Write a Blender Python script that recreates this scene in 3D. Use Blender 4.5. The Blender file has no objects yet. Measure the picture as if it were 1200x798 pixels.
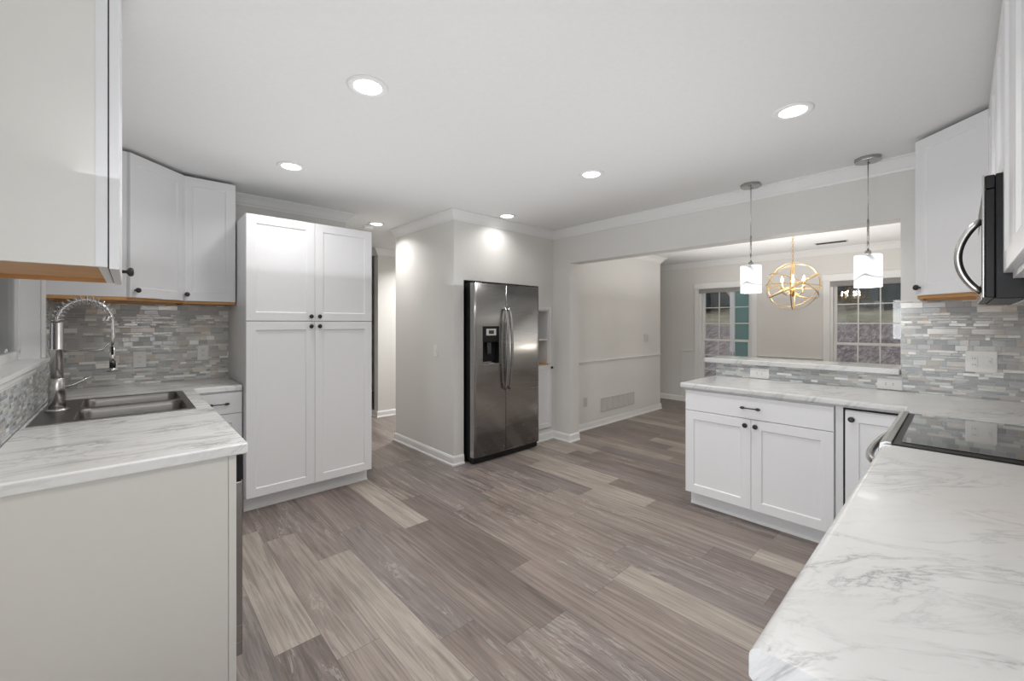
import bpy, bmesh, math, random
from mathutils import Vector, Matrix
random.seed(7)
S = bpy.context.scene
PI = math.pi
# ------------------------------------------------------------------ camera, world, exposure
cd = bpy.data.cameras.new('camera'); cam = bpy.data.objects.new('camera', cd)
S.collection.objects.link(cam); S.camera = cam
cam.location = (0, 0, 1.3546); cam.rotation_euler = (PI/2, 0, math.radians(47.25-90))
cd.sensor_width = 36; cd.lens = 486.13*36/1200; cd.shift_y = -20.3/1200; cd.clip_start = .02; cd.clip_end = 200
S.view_settings.view_transform = 'Standard'; S.view_settings.look = 'None'
S.view_settings.gamma = 1; S.view_settings.use_curve_mapping = False
S.view_settings.exposure = 0.06
W = bpy.data.worlds.new('world'); S.world = W; W.use_nodes = True
W.node_tree.nodes['Background'].inputs[0].default_value = (.80, .84, .90, 1)
W.node_tree.nodes['Background'].inputs[1].default_value = .85
DOWN_W = 7.0      # watts of one recessed light
HALL = 10.0  # strength factor of the two added, unseen hallway lights
CANDLE = 2.3
LENS = 6.0         # emission of its lens
def area(name, loc, sx, sy, watts, rot=(0, 0, 0), col=(1, 1, 1)):
    L = bpy.data.lights.new(name, 'AREA'); L.shape = 'RECTANGLE'; L.size = sx; L.size_y = sy; L.energy = watts; L.color = col
    o = bpy.data.objects.new(name, L); S.collection.objects.link(o); o.location = loc; o.rotation_euler = rot; return o
area('ceiling_fill_light', (1.38, 1.85, 1.72), 2.95, 3.0, 13.6, (PI, 0, 0), (.97, .985, 1))     # added upward fill that brightens the kitchen ceiling
area('dining_fill_light', (5.45, 1.35, 1.7), 2.6, 2.8, 20, (PI, 0, 0), (1, .985, .965))     # added upward fill for the dining room ceiling and walls
area('added_patio_fill', (-.60, .47, 1.05), 1.9, 1.55, 38, (0, -PI/2, 0), (.95, .975, 1))     # added fill shining in through the added patio door
area('added_side_fill', (.165, -.72, 1.5), .80, 1.1, 12, (PI/2, 0, 0), (.95, .975, 1))     # added fill shining in through the added side window
ZC = 2.425         # kitchen ceiling
ZD = 2.385         # dining ceiling
# ------------------------------------------------------------------ materials
def mat(name, col=(.8,.8,.8), rough=.5, metal=0, **k):
    m = bpy.data.materials.new(name); m.use_nodes = True
    b = m.node_tree.nodes['Principled BSDF']
    b.inputs['Base Color'].default_value = (*col, 1); b.inputs['Roughness'].default_value = rough
    b.inputs['Metallic'].default_value = metal
    for n, v in k.items(): b.inputs[n.replace('_', ' ')].default_value = v
    return m
class G:
    def __init__(s, m): s.m = m; s.t = m.node_tree; s.b = s.t.nodes['Principled BSDF']
    def n(s, typ, **k):
        o = s.t.nodes.new(typ)
        for a, v in k.items(): setattr(o, a, v)
        return o
    def l(s, a, b): s.t.links.new(a, b)
    def math(s, op, a, b=None, c=None):
        o = s.n('ShaderNodeMath', operation=op)
        for i, x in enumerate((a, b, c)):
            if x is None: continue
            if isinstance(x, (int, float)): o.inputs[i].default_value = x
            else: s.l(x, o.inputs[i])
        return o.outputs[0]
    def comb(s, x, y, z):
        o = s.n('ShaderNodeCombineXYZ')
        for i, v in enumerate((x, y, z)):
            if isinstance(v, (int, float)): o.inputs[i].default_value = v
            else: s.l(v, o.inputs[i])
        return o.outputs[0]
    def pos(s):
        g = s.n('ShaderNodeNewGeometry'); x = s.n('ShaderNodeSeparateXYZ'); s.l(g.outputs['Position'], x.inputs[0]); return x.outputs
    def white(s, v):
        o = s.n('ShaderNodeTexWhiteNoise', noise_dimensions='3D'); s.l(v, o.inputs['Vector']); return o.outputs['Value']
    def noise(s, v, scale=5, detail=3, rough=.5, dist=0):
        o = s.n('ShaderNodeTexNoise'); s.l(v, o.inputs['Vector'])
        for a, b in (('Scale', scale), ('Detail', detail), ('Roughness', rough), ('Distortion', dist)): o.inputs[a].default_value = b
        return o.outputs['Fac']
    def ramp(s, f, stops, interp='LINEAR'):
        o = s.n('ShaderNodeValToRGB'); cr = o.color_ramp; cr.interpolation = interp
        while len(cr.elements) < len(stops): cr.elements.new(.5)
        for e, (p, c) in zip(cr.elements, stops):
            e.position = p; e.color = (*c, 1) if len(c) == 3 else c
        s.l(f, o.inputs[0]); return o.outputs[0]
    def mix(s, f, a, b, bl='MIX'):
        o = s.n('ShaderNodeMix', data_type='RGBA', blend_type=bl)
        for i, x in ((0, f), (6, a), (7, b)):
            if isinstance(x, (int, float)): o.inputs[i].default_value = x
            elif isinstance(x, tuple): o.inputs[i].default_value = (*x, 1)
            else: s.l(x, o.inputs[i])
        return o.outputs[2]
    def bump(s, h, st=.2, d=.002):
        o = s.n('ShaderNodeBump'); o.inputs['Strength'].default_value = st; o.inputs['Distance'].default_value = d
        s.l(h, o.inputs['Height']); s.l(o.outputs[0], s.b.inputs['Normal'])
def speck(name, col, rough, sc=60, amt=.03, bump=.05):
    m = mat(name, col, rough); g = G(m); p = g.n('ShaderNodeTexCoord').outputs['Object']
    f = g.noise(p, sc, 3)
    g.l(g.mix(f, tuple(c*(1-amt) for c in col), tuple(min(1, c*(1+amt)) for c in col)), g.b.inputs['Base Color'])
    g.bump(f, bump, .001); return m
M = {}
M['wall'] = speck('painted greige wall', (.735, .722, .695), .6, 90)
M['ceil'] = speck('flat white ceiling', (.82, .82, .82), .8, 50)
M['trim'] = speck('white trim paint', (.83, .83, .82), .35, 40, .01)
M['cab'] = speck('white cabinet paint', (.79, .79, .80), .33, 30, .01, .02)
M['cabside'] = speck('warm white cabinet side laminate', (.76, .745, .705), .45, 30, .015, .02)
M['ply'] = speck('birch plywood underside', (.60, .32, .12), .45, 8, .15)
M['black'] = speck('oil rubbed bronze hardware', (.02, .018, .017), .35, 90, .2)
M['blackplastic'] = speck('black appliance enamel', (.010, .010, .011), .38, 90, .1, .02); M['blackplastic'].node_tree.nodes['Principled BSDF'].inputs['Specular IOR Level'].default_value = .3
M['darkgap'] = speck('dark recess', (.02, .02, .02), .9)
M['plastic'] = speck('white plastic', (.82, .82, .80), .35, 50, .01)
M['almond'] = speck('grey plastic plate', (.62, .61, .58), .4, 50, .01)
M['chrome'] = speck('brushed nickel', (.62, .60, .58), .25, 60, .05); M['chrome'].node_tree.nodes['Principled BSDF'].inputs['Metallic'].default_value = 1
M['brass'] = speck('aged brass', (.62, .42, .17), .3, 60, .1); M['brass'].node_tree.nodes['Principled BSDF'].inputs['Metallic'].default_value = 1
def steel(name, col, r, ax):
    m = mat(name, col, r, 1); g = G(m); c = g.n('ShaderNodeTexCoord'); mp = g.n('ShaderNodeMapping')
    mp.inputs['Scale'].default_value = ax; g.l(c.outputs['Object'], mp.inputs[0])
    f = g.noise(mp.outputs[0], 1, 3)
    g.l(g.math('MULTIPLY_ADD', f, .16, r-.08), g.b.inputs['Roughness']); g.bump(f, .06, .001); return m
M['steel'] = steel('brushed stainless steel', (.42, .415, .41), .25, (3, 3, 160))
M['sinksteel'] = steel('satin stainless steel', (.25, .235, .225), .33, (4, 160, 4))
M['blackglass'] = mat('black ceramic glass', (.012, .014, .015), .04, 0, Coat_Weight=1.0, IOR=1.6); 
M['bulb'] = mat('candle bulb', (1, .8, .5), .4); b = M['bulb'].node_tree.nodes['Principled BSDF']
b.inputs['Emission Color'].default_value = (1, .78, .45, 1); b.inputs['Emission Strength'].default_value = 25
M['lens'] = mat('lit lens', (1, 1, 1), .4); b = M['lens'].node_tree.nodes['Principled BSDF']
b.inputs['Emission Color'].default_value = (1, .98, .95, 1); b.inputs['Emission Strength'].default_value = LENS
def mk_shade():
    m = mat('veined white glass shade', (.9, .9, .9), .3); g = G(m); p = g.n('ShaderNodeTexCoord').outputs['Object']
    mp = g.n('ShaderNodeMapping'); mp.inputs['Scale'].default_value = (5, 5, 11); mp.inputs['Rotation'].default_value = (.35, .25, 0); g.l(p, mp.inputs[0])
    f = g.noise(mp.outputs[0], .55, 1, .4, .6); d = g.math('ABSOLUTE', g.math('SUBTRACT', f, .5))
    c = g.ramp(d, [(0, (.25, .26, .27)), (.005, (.5, .51, .52)), (.013, (.95, .97, .98)), (1, (1, 1, 1))]); g.l(c, g.b.inputs['Emission Color']); g.l(c, g.b.inputs['Base Color'])
    g.b.inputs['Emission Strength'].default_value = .8; return m
M['shade'] = mk_shade()
def mk_glass():
    m = mat('window glass', (1, 1, 1), .0); g = G(m)
    t = g.n('ShaderNodeBsdfTransparent'); gl = g.n('ShaderNodeBsdfGlossy'); gl.inputs['Roughness'].default_value = .01
    fr = g.n('ShaderNodeFresnel'); fr.inputs[0].default_value = 1.8
    mx = g.n('ShaderNodeMixShader'); g.l(fr.outputs[0], mx.inputs[0]); g.l(t.outputs[0], mx.inputs[1]); g.l(gl.outputs[0], mx.inputs[2])
    g.l(mx.outputs[0], g.t.nodes['Material Output'].inputs[0]); return m
M['glass'] = mk_glass()
def mk_floor():
    m = mat('vinyl plank floor', rough=.42); g = G(m); x, y, z = g.pos()
    PW, PL = .181, 1.22
    rx = g.math('DIVIDE', g.math('ADD', x, .109), PW); row = g.math('FLOOR', rx); fx = g.math('FRACT', rx)
    off = g.math('MULTIPLY', g.white(g.comb(row, 3.3, 0)), PL)
    ry = g.math('DIVIDE', g.math('ADD', y, off), PL); col = g.math('FLOOR', ry); fy = g.math('FRACT', ry)
    r1 = g.white(g.comb(row, col, 1.7)); r2 = g.white(g.comb(row, col, 9.1))
    base = g.ramp(r1, [(0, (.135, .108, .096)), (.25, (.19, .155, .137)), (.45, (.155, .132, .124)), (.62, (.225, .188, .165)), (.8, (.165, .135, .12)), (.9, (.29, .255, .218)), (1, (.255, .222, .19))])
    gx = g.math('ADD', g.math('MULTIPLY', x, 52), g.math('MULTIPLY', r2, 90))
    v = g.comb(gx, g.math('MULTIPLY', y, 1.6), g.math('MULTIPLY', r1, 50))
    n1 = g.noise(v, 1, 6, .62, 1.1)
    v2 = g.comb(g.math('ADD', g.math('MULTIPLY', x, 9), g.math('MULTIPLY', r2, 50)), g.math('MULTIPLY', y, 1.1), r1)
    n2 = g.noise(v2, 1.3, 4, .6, 1.6)
    ring = g.math('SINE', g.math('MULTIPLY', n2, 75)); ring = g.math('MULTIPLY_ADD', ring, .5, .5)
    cath = g.math('MULTIPLY', g.math('GREATER_THAN', r2, .4), g.ramp(n2, [(0, (0,)*3), (.5, (0,)*3), (.62, (1,)*3), (1, (1,)*3)]))
    grain = g.ramp(n1, [(0, (.36,)*3), (.36, (.68,)*3), (.5, (.98,)*3), (.64, (1.25,)*3), (1, (1.6,)*3)])
    c = g.mix(1, base, grain, 'MULTIPLY')
    blot = g.ramp(g.noise(g.comb(g.math('MULTIPLY', x, 5), g.math('MULTIPLY', y, 2), r1), 1, 3), [(0, (.72,)*3), (.5, (1,)*3), (1, (1.3,)*3)])
    c = g.mix(1, c, blot, 'MULTIPLY'); c = g.mix(1, c, (1.34, 1.34, 1.35), 'MULTIPLY')
    c = g.mix(g.math('MULTIPLY', g.math('MULTIPLY', ring, cath), .6), c, (.44, .40, .365))
    ex = g.math('MINIMUM', fx, g.math('SUBTRACT', 1, fx)); ey = g.math('MINIMUM', fy, g.math('SUBTRACT', 1, fy))
    seam = g.math('MINIMUM', g.math('MULTIPLY', ex, PW), g.math('MULTIPLY', ey, PL))
    sm = g.math('LESS_THAN', seam, .0011)
    c = g.mix(g.math('MULTIPLY', sm, .6), c, (.05, .04, .035))
    g.l(c, g.b.inputs['Base Color']); g.l(g.math('MULTIPLY_ADD', n1, .2, .32), g.b.inputs['Roughness'])
    g.bump(g.math('SUBTRACT', n1, g.math('MULTIPLY', sm, 2)), .18, .001); return m
M['floor'] = mk_floor()
def mk_marble(name, ang, amount=1.0, sc=1.0, streak=1.0, lum=.80):
    m = mat(name, rough=.22, Coat_Weight=.2); g = G(m); x, y, z = g.pos()
    ca, sa = math.cos(ang), math.sin(ang)
    u = g.math('ADD', g.math('MULTIPLY', x, ca), g.math('MULTIPLY', y, sa)); w = g.math('SUBTRACT', g.math('MULTIPLY', y, ca), g.math('MULTIPLY', x, sa))
    w = g.math('ADD', w, g.math('MULTIPLY', z, .7))
    v = g.comb(g.math('MULTIPLY', u, 3.2*sc), g.math('MULTIPLY', w, 8*sc), 0)
    n = g.noise(v, 1, 8, .66, 1.3)
    vein = g.ramp(g.math('ABSOLUTE', g.math('SUBTRACT', n, .5)), [(0, (1,)*3), (.02, (.35,)*3), (.06, (0,)*3), (1, (0,)*3)])
    mask = g.ramp(g.noise(g.comb(g.math('MULTIPLY', u, 3), g.math('MULTIPLY', w, 5), 4.0), 1.1, 4, .6), [(0, (0,)*3), (.45, (.08,)*3), (.7, (1,)*3), (1, (1,)*3)])
    soft = g.ramp(g.noise(g.comb(g.math('MULTIPLY', u, 1.6), g.math('MULTIPLY', w, 12*sc), 7.0), 1.3, 5, .6, .6), [(0, (0,)*3), (.5, (0,)*3), (.72, (1,)*3), (1, (1,)*3)])
    c = g.mix(g.math('MULTIPLY', soft, .45*streak), (lum, lum, lum*.99), (lum*.62,)*3)
    c = g.mix(g.math('MULTIPLY', g.math('MULTIPLY', vein, mask), .8*amount), c, (.24, .24, .25))
    g.l(c, g.b.inputs['Base Color']); return m
M['marbleL'] = mk_marble('grey streaked marble laminate', .0, 1.3, 1.3, 2.1, .88)
M['marbleR'] = mk_marble('white marble laminate with thin veins', -.72, 1.0, 1.1, .3, .62)
def mk_tile(axis, warm=0.0, dark=1.0, name='glass and stone mosaic'):
    m = mat(name, rough=.2); g = G(m); x, y, z = g.pos(); u = x if axis == 'x' else y
    RH = .0165
    zr = g.math('DIVIDE', z, RH); row0 = g.math('FLOOR', zr)
    # pairs of thin rows sometimes merge into one thick row
    pair = g.math('FLOOR', g.math('DIVIDE', row0, 2)); merge = g.math('LESS_THAN', g.white(g.comb(pair, 5.5, 2)), .35)
    row = g.math('ADD', g.math('MULTIPLY', merge, g.math('MULTIPLY', pair, 2)), g.math('MULTIPLY', g.math('SUBTRACT', 1, merge), row0))
    h = g.math('ADD', RH, g.math('MULTIPLY', merge, RH)); fz = g.math('DIVIDE', g.math('SUBTRACT', z, g.math('MULTIPLY', row, RH)), h)
    wd = g.math('MULTIPLY_ADD', g.white(g.comb(row, 8.8, 4)), .10, .085)
    ru = g.math('ADD', g.math('DIVIDE', u, wd), g.math('MULTIPLY', g.white(g.comb(row, 1.1, 0)), 17)); ci = g.math('FLOOR', ru); fu = g.math('FRACT', ru)
    # split some tiles in two
    r0 = g.white(g.comb(row, ci, 3)); sp = g.math('GREATER_THAN', fu, g.math('MULTIPLY_ADD', r0, .5, .35)); 
    ci2 = g.math('ADD', ci, g.math('MULTIPLY', sp, .5)); cut = g.math('ABSOLUTE', g.math('SUBTRACT', fu, g.math('MULTIPLY_ADD', r0, .5, .35)))
    r = g.white(g.comb(row, ci2, 6.2)); r2 = g.white(g.comb(row, ci2, 2.9))
    d = dark
    def k(a, b, c): return (a*d*(1+warm), b*d, c*d*(1-warm))
    base = g.ramp(r, [(0, k(.42, .44, .45)), (.18, k(.30, .325, .335)), (.36, k(.52, .545, .54)), (.5, k(.36, .365, .37)), (.62, k(.56, .54, .50)), (.72, k(.44, .42, .39)), (.82, k(.72, .73, .72)), (.9, k(.34, .36, .36))], 'CONSTANT')
    n = g.noise(g.comb(g.math('MULTIPLY', u, 18), g.math('MULTIPLY', z, 70), g.math('MULTIPLY', r, 30)), 1, 5, .6, 1.2)
    base = g.mix(1, base, g.ramp(n, [(0, (.7,)*3), (.5, (1,)*3), (1, (1.25,)*3)]), 'MULTIPLY')
    e = g.math('MINIMUM', g.math('MULTIPLY', g.math('MINIMUM', fz, g.math('SUBTRACT', 1, fz)), h), g.math('MULTIPLY', g.math('MINIMUM', g.math('MINIMUM', fu, g.math('SUBTRACT', 1, fu)), cut), wd))
    gr = g.math('LESS_THAN', e, .0009)
    c = g.mix(gr, base, (.50*d, .50*d, .49*d)); g.l(c, g.b.inputs['Base Color'])
    g.l(g.math('MAXIMUM', g.math('MULTIPLY', gr, .8), g.math('MULTIPLY_ADD', g.math('GREATER_THAN', r2, .5), .25, .1)), g.b.inputs['Roughness'])
    g.bump(g.math('MINIMUM', e, .002), .7, 1.0); return m
M['tileR'] = mk_tile('y', .012, 1.17, 'pale grey glass mosaic'); M['tileB'] = mk_tile('x', .04, 1.4, 'grey stone mosaic'); M['tileL'] = mk_tile('y', .0, 1.25, 'grey brick mosaic')
def mk_bead():
    m = speck('white beadboard paint', (.78, .775, .76), .4, 40, .01); g = G(m); x, y, z = g.pos()
    f = g.math('FRACT', g.math('DIVIDE', g.math('ADD', x, y), .045)); a = g.math('LESS_THAN', g.math('ABSOLUTE', g.math('SUBTRACT', f, .5)), .06)
    g.bump(g.math('SUBTRACT', 1, a), .6, .002); return m
M['bead'] = mk_bead()
def mk_ground():
    m = mat('leaf litter and dry grass slope', rough=.95); g = G(m); x, y, z = g.pos(); p = g.comb(x, y, z)
    leaf = g.ramp(g.noise(g.comb(g.math('MULTIPLY', x, .22), y, 0), 9, 4, .8), [(0, (.05, .04, .04)), (.42, (.16, .13, .125)), (.55, (.33, .28, .27)), (.7, (.55, .5, .48)), (1, (.6, .55, .5))])
    grass = g.ramp(g.noise(p, 1.2, 6, .7), [(0, (.12, .12, .08)), (.45, (.34, .32, .22)), (.7, (.55, .49, .36)), (1, (.6, .54, .42))])
    t = g.ramp(g.math('ADD', g.math('MULTIPLY_ADD', x, .12, -1.92), g.math('MULTIPLY', g.noise(p, .5, 3), .5)), [(0, (0,)*3), (.45, (0,)*3), (.55, (1,)*3), (1, (1,)*3)])
    g.l(g.mix(t, leaf, grass), g.b.inputs['Base Color']); return m
M['ground'] = mk_ground()
M['leaves'] = speck('dark evergreen foliage', (.02, .04, .045), .9, 3, .5)
M['bark'] = speck('bark', (.08, .06, .05), .9, 6, .3)
def mk_siding():
    m = mat('teal lap siding', (.10, .26, .24), .6); g = G(m); x, y, z = g.pos()
    f = g.math('FRACT', g.math('DIVIDE', z, .14)); g.l(g.ramp(g.noise(g.comb(x, y, z), 4, 3), [(0, (.09, .23, .21)), (1, (.12, .29, .26))]), g.b.inputs['Base Color']); g.bump(f, .5, .01); return m
M['siding'] = mk_siding()
M['blind'] = speck('raised blind stack', (.42, .41, .40), .6, 20, .1)
# ------------------------------------------------------------------ mesh builder
class MB:
    def __init__(s): s.v = []; s.f = []; s.sm = []
    def add(s, vs, fs, smooth=False, T=None):
        b = len(s.v)
        s.v += [tuple(T @ Vector(v)) if T else tuple(v) for v in vs]
        s.f += [tuple(b+i for i in f) for f in fs]; s.sm += [smooth]*len(fs); return s
    def box(s, x0, y0, z0, x1, y1, z1, T=None):
        vs = [(x0,y0,z0),(x1,y0,z0),(x1,y1,z0),(x0,y1,z0),(x0,y0,z1),(x1,y0,z1),(x1,y1,z1),(x0,y1,z1)]
        return s.add(vs, [(0,3,2,1),(4,5,6,7),(0,1,5,4),(1,2,6,5),(2,3,7,6),(3,0,4,7)], False, T)
    def prism(s, poly, z0, z1, T=None):
        n = len(poly); vs = [(x,y,z0) for x,y in poly]+[(x,y,z1) for x,y in poly]
        return s.add(vs, [tuple(reversed(range(n))), tuple(range(n, 2*n))]+[(i,(i+1)%n,n+(i+1)%n,n+i) for i in range(n)], False, T)
    def lathe(s, prof, o=(0,0,0), ax='z', n=24, cap=True):
        vs = []; o = Vector(o)
        for r, h in prof:
            for i in range(n):
                a = 2*PI*i/n; c, d = r*math.cos(a), r*math.sin(a)
                p = {'z': (c,d,h), 'y': (c,h,-d), 'x': (h,c,d), '-y': (c,-h,d)}[ax]; vs.append(tuple(o+Vector(p)))
        fs = [(k*n+i, k*n+(i+1)%n, (k+1)*n+(i+1)%n, (k+1)*n+i) for k in range(len(prof)-1) for i in range(n)]
        s.add(vs, fs, True)
        if cap:
            b = len(s.v)-len(vs); m = len(prof)-1
            s.f.append(tuple(b+i for i in reversed(range(n)))); s.f.append(tuple(b+m*n+i for i in range(n))); s.sm += [False, False]
        return s
    def tube(s, pts, r, n=10, closed=False, rs=None):
        pts = [Vector(p) for p in pts]; N = len(pts); vs = []; up = None
        for i, p in enumerate(pts):
            a = pts[(i-1)%N] if (closed or i > 0) else p; c = pts[(i+1)%N] if (closed or i < N-1) else p
            t = (c-a).normalized()
            if up is None: up = t.orthogonal().normalized()
            up = (up-t*up.dot(t)); up = up.normalized() if up.length > 1e-6 else t.orthogonal().normalized()
            sd = t.cross(up); rr = rs[i] if rs else r
            for k in range(n):
                q = 2*PI*k/n; vs.append(tuple(p+(up*math.cos(q)+sd*math.sin(q))*rr))
        R = N if closed else N-1
        fs = [(i*n+k, i*n+(k+1)%n, ((i+1)%N)*n+(k+1)%n, ((i+1)%N)*n+k) for i in range(R) for k in range(n)]
        s.add(vs, fs, True)
        if not closed:
            b = len(s.v)-len(vs); s.f.append(tuple(b+k for k in reversed(range(n)))); s.f.append(tuple(b+(N-1)*n+k for k in range(n))); s.sm += [False, False]
        return s
    def cells(s, uc, vc, holes, t0, t1, axis):
        """slab tiled by cells of a cut grid, minus holes; axis = thickness axis. Shared verts, one shell"""
        bmx = {}
        def P(u, v, t): return {'x': (t,u,v), 'y': (u,t,v), 'z': (u,v,t)}[axis]
        def V(i, j, k):
            key = (i,j,k)
            if key not in bmx: bmx[key] = len(s.v); s.v.append(P(uc[i], vc[j], (t0,t1)[k]))
            return bmx[key]
        nu, nv = len(uc)-1, len(vc)-1
        def full(i, j):
            if not (0 <= i < nu and 0 <= j < nv): return False
            cu, cv = (uc[i]+uc[i+1])/2, (vc[j]+vc[j+1])/2
            return not any(a < cu < b and c < cv < d for a,b,c,d in holes)
        for i in range(nu):
            for j in range(nv):
                if not full(i, j): continue
                fs = [(V(i,j,0),V(i,j+1,0),V(i+1,j+1,0),V(i+1,j,0)), (V(i,j,1),V(i+1,j,1),V(i+1,j+1,1),V(i,j+1,1))]
                if not full(i-1, j): fs.append((V(i,j,0),V(i,j,1),V(i,j+1,1),V(i,j+1,0)))
                if not full(i+1, j): fs.append((V(i+1,j,0),V(i+1,j+1,0),V(i+1,j+1,1),V(i+1,j,1)))
                if not full(i, j-1): fs.append((V(i,j,0),V(i+1,j,0),V(i+1,j,1),V(i,j,1)))
                if not full(i, j+1): fs.append((V(i,j+1,0),V(i,j+1,1),V(i+1,j+1,1),V(i+1,j+1,0)))
                s.f += fs; s.sm += [False]*len(fs)
        return s
    def sweep(s, path, prof, closed=False):
        """path: 2-D points; prof: (out, z) with out measured to the LEFT of the path"""
        N = len(path); pv = [Vector(p) for p in path]; rings = []
        for i in range(N):
            d0 = (pv[i]-pv[i-1]).normalized() if i > 0 else None; d1 = (pv[i+1]-pv[i]).normalized() if i < N-1 else None
            if d0 is None: m = Vector((-d1.y, d1.x))
            elif d1 is None: m = Vector((-d0.y, d0.x))
            else:
                n0 = Vector((-d0.y, d0.x)); n1 = Vector((-d1.y, d1.x)); m = (n0+n1); m = m/(m.length_squared/2) if m.length_squared > 1e-6 else n0
            rings.append([(pv[i].x+m.x*o, pv[i].y+m.y*o, z) for o, z in prof])
        k = len(prof); vs = [p for r in rings for p in r]
        fs = [(i*k+j, (i+1)*k+j, (i+1)*k+(j+1)%k, i*k+(j+1)%k) for i in range(N-1) for j in range(k)]
        fs += [tuple(range(k)), tuple((N-1)*k+j for j in reversed(range(k)))]
        return s.add(vs, fs)
    def build(s, name, m, parent=None, bevel=0, seg=2, loc=None, rot=None):
        me = bpy.data.meshes.new(name); me.from_pydata(s.v, [], s.f)
        for p, q in zip(me.polygons, s.sm): p.use_smooth = q
        bm = bmesh.new(); bm.from_mesh(me); bmesh.ops.recalc_face_normals(bm, faces=bm.faces); bm.to_mesh(me); bm.free()
        me.materials.append(m if not isinstance(m, str) else M[m])
        o = bpy.data.objects.new(name, me); S.collection.objects.link(o)
        if parent: o.parent = parent
        if loc: o.location = loc
        if rot: o.rotation_euler = rot
        if bevel:
            b = o.modifiers.new('bevel', 'BEVEL'); b.width = bevel; b.segments = seg; b.limit_method = 'ANGLE'; b.angle_limit = math.radians(40)
        return o
def tag(o, label=None, cat=None, group=None, kind=None):
    if label: o['label'] = label
    if cat: o['category'] = cat
    if group: o['group'] = group
    if kind: o['kind'] = kind
    return o
def thing(name, label, cat, loc=(0,0,0), rz=0, group=None):
    o = bpy.data.objects.new(name, None); S.collection.objects.link(o); o.location = loc; o.rotation_euler = (0,0,rz); o.empty_display_size = .1
    return tag(o, label, cat, group)
def struct(name, mb, m, bevel=0): return tag(mb.build(name, m, None, bevel), kind='structure')
def bx(*a): return MB().box(*a)
# ------------------------------------------------------------------ the room
XL, YR, YB, YF, XW, XW2 = -.345, -.44, 4.08, 3.2705, 3.686, 3.85
XB, YB2 = 2.27, 4.44
XD = 7.1
struct('floor', bx(-.6, -.7, -.1, XD+.12, 8, 0), 'floor')
struct('ceiling', MB().cells([-.6, 3.75, 6.2, XD+.12], [-.7, 3.3, 8], [(3.75, 9, -1, 3.3), (6.2, 9, 3, 9)], ZC, ZC+.12, 'z'), 'ceil')
struct('ceiling_dining', MB().cells([3.8501, 6.2, XD+.12], [-.7, 3.2399, 7.9], [(3, 6.2, 3.24, 8)], ZD, ZD+.03, 'z'), 'ceil')
# left wall with the recessed window over the sink
WY0, WY1, WZ0, WZ1 = 2.12, 3.34, 1.15, 2.12
PD0, PD1 = -.36, 1.30      # added glazed patio door beside the camera, lets the fill in
struct('wall_left', MB().cells([YR-.12, PD0, PD1, WY0, WY1, 8], [0, WZ0, 2.05, WZ1, ZC], [(WY0, WY1, WZ0, WZ1), (PD0, PD1, -1, 2.05)], XL-.12, XL, 'x'), 'wall')
SW0, SW1, SZ0, SZ1 = -.26, .59, .92, 2.10      # added side window behind the camera, lets the fill in
struct('wall_right', MB().cells([XL-.12, SW0, SW1, XD+.12], [0, SZ0, SZ1, ZC], [(SW0, SW1, SZ0, SZ1)], YR-.12, YR, 'y'), 'wall')
struct('wall_back', bx(XL, YB, 0, 1.56, 8, ZC), 'wall')
# fridge wall block with the fridge alcove and the niche
AX0, AX1, NX0, NX1 = 2.385, 3.315, 3.37, 3.607
w = MB()
w.cells([XB, AX0, AX1, NX0, NX1, XW], [0, .13, 1.51, 1.775, ZC], [(AX0, AX1, -1, 1.775), (NX0, NX1, .13, 1.51)], YF, YF+.30, 'y')
w.box(XB, YF+.30, 0, AX0, YB2, ZC).box(AX1, YF+.30, 0, XW, YB2, ZC).box(AX0, YB2-.3, 0, AX1, YB2, ZC).box(AX0, YF+.3, 1.775, AX1, YB2-.3, ZC)
struct('wall_fridge', w, 'wall')
# opening wall: stub, header, half wall and the solid right part
struct('wall_front', MB().cells([YR, .265, 1.415, 3.02, YF], [0, 1.02, 2.038, ZC], [(.265, 3.02, 1.02, 2.038), (1.415, 3.02, -1, 2.038)], XW, XW2, 'x'), 'wall')
struct('wall_dining_left', bx(XW2, 3.24, 0, 6.2, 3.36, ZC), 'wall')
struct('wall_dining_stub', bx(XW, YF+.001, 0, XW2, YB2, ZC), 'wall')
W2 = (2.20, 3.00); W3 = (.42, 1.22); WB, WT = .28, 1.94
struct('wall_dining_far', MB().cells([YR-.12, W3[0], W3[1], W2[0], W2[1], 8], [0, WB, WT, ZC], [(W2[0], W2[1], WB, WT), (W3[0], W3[1], WB, WT)], XD, XD+.12, 'x'), 'wall')
struct('wall_hall', bx(2.63, 5.68, 0, XD, 5.8, ZC), 'wall')
struct('wall_hall_far', bx(1.56, 7.88, 0, XD, 8, ZC), 'wall')
# crown mouldings and baseboards
def crown(zc, h=.086, d=.078):
    return [(0, zc-h), (.01, zc-h), (.014, zc-h+.012), (.024, zc-h+.02), (.036, zc-h+.038), (.05, zc-h+.056), (.062, zc-h+.066), (.066, zc-.014), (d, zc-.012), (d, zc-.0005), (0, zc-.0005)]
def trim(i, path, prof): struct('trim_%d' % i, MB().sweep(path, prof), 'trim')
trim(1, [(XW, .18), (XW, YF), (XB, YF), (XB, YB2)], [(o, z) for o, z in crown(ZC)])
trim(2, [(1.56, 5.5), (1.56, YB), (.602, YB)], crown(ZC))
trim(3, [(6.95, 5.68), (2.63, 5.68), (2.63, 7.8)], crown(ZC, .09, .085))
trim(4, [(XD, -.2), (XD, 5.6)], crown(ZD, .085, .08))
trim(5, [(6.2, 3.36), (6.2, 3.24), (XW2, 3.24)], crown(ZD, .085, .08))
BB = [(0, 0), (.024, 0), (.024, .012), (.015, .022), (.014, .07), (.008, .085), (0, .09)]
def base(side, path): struct('baseboard_'+side, MB().sweep(path, BB), 'trim')
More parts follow.
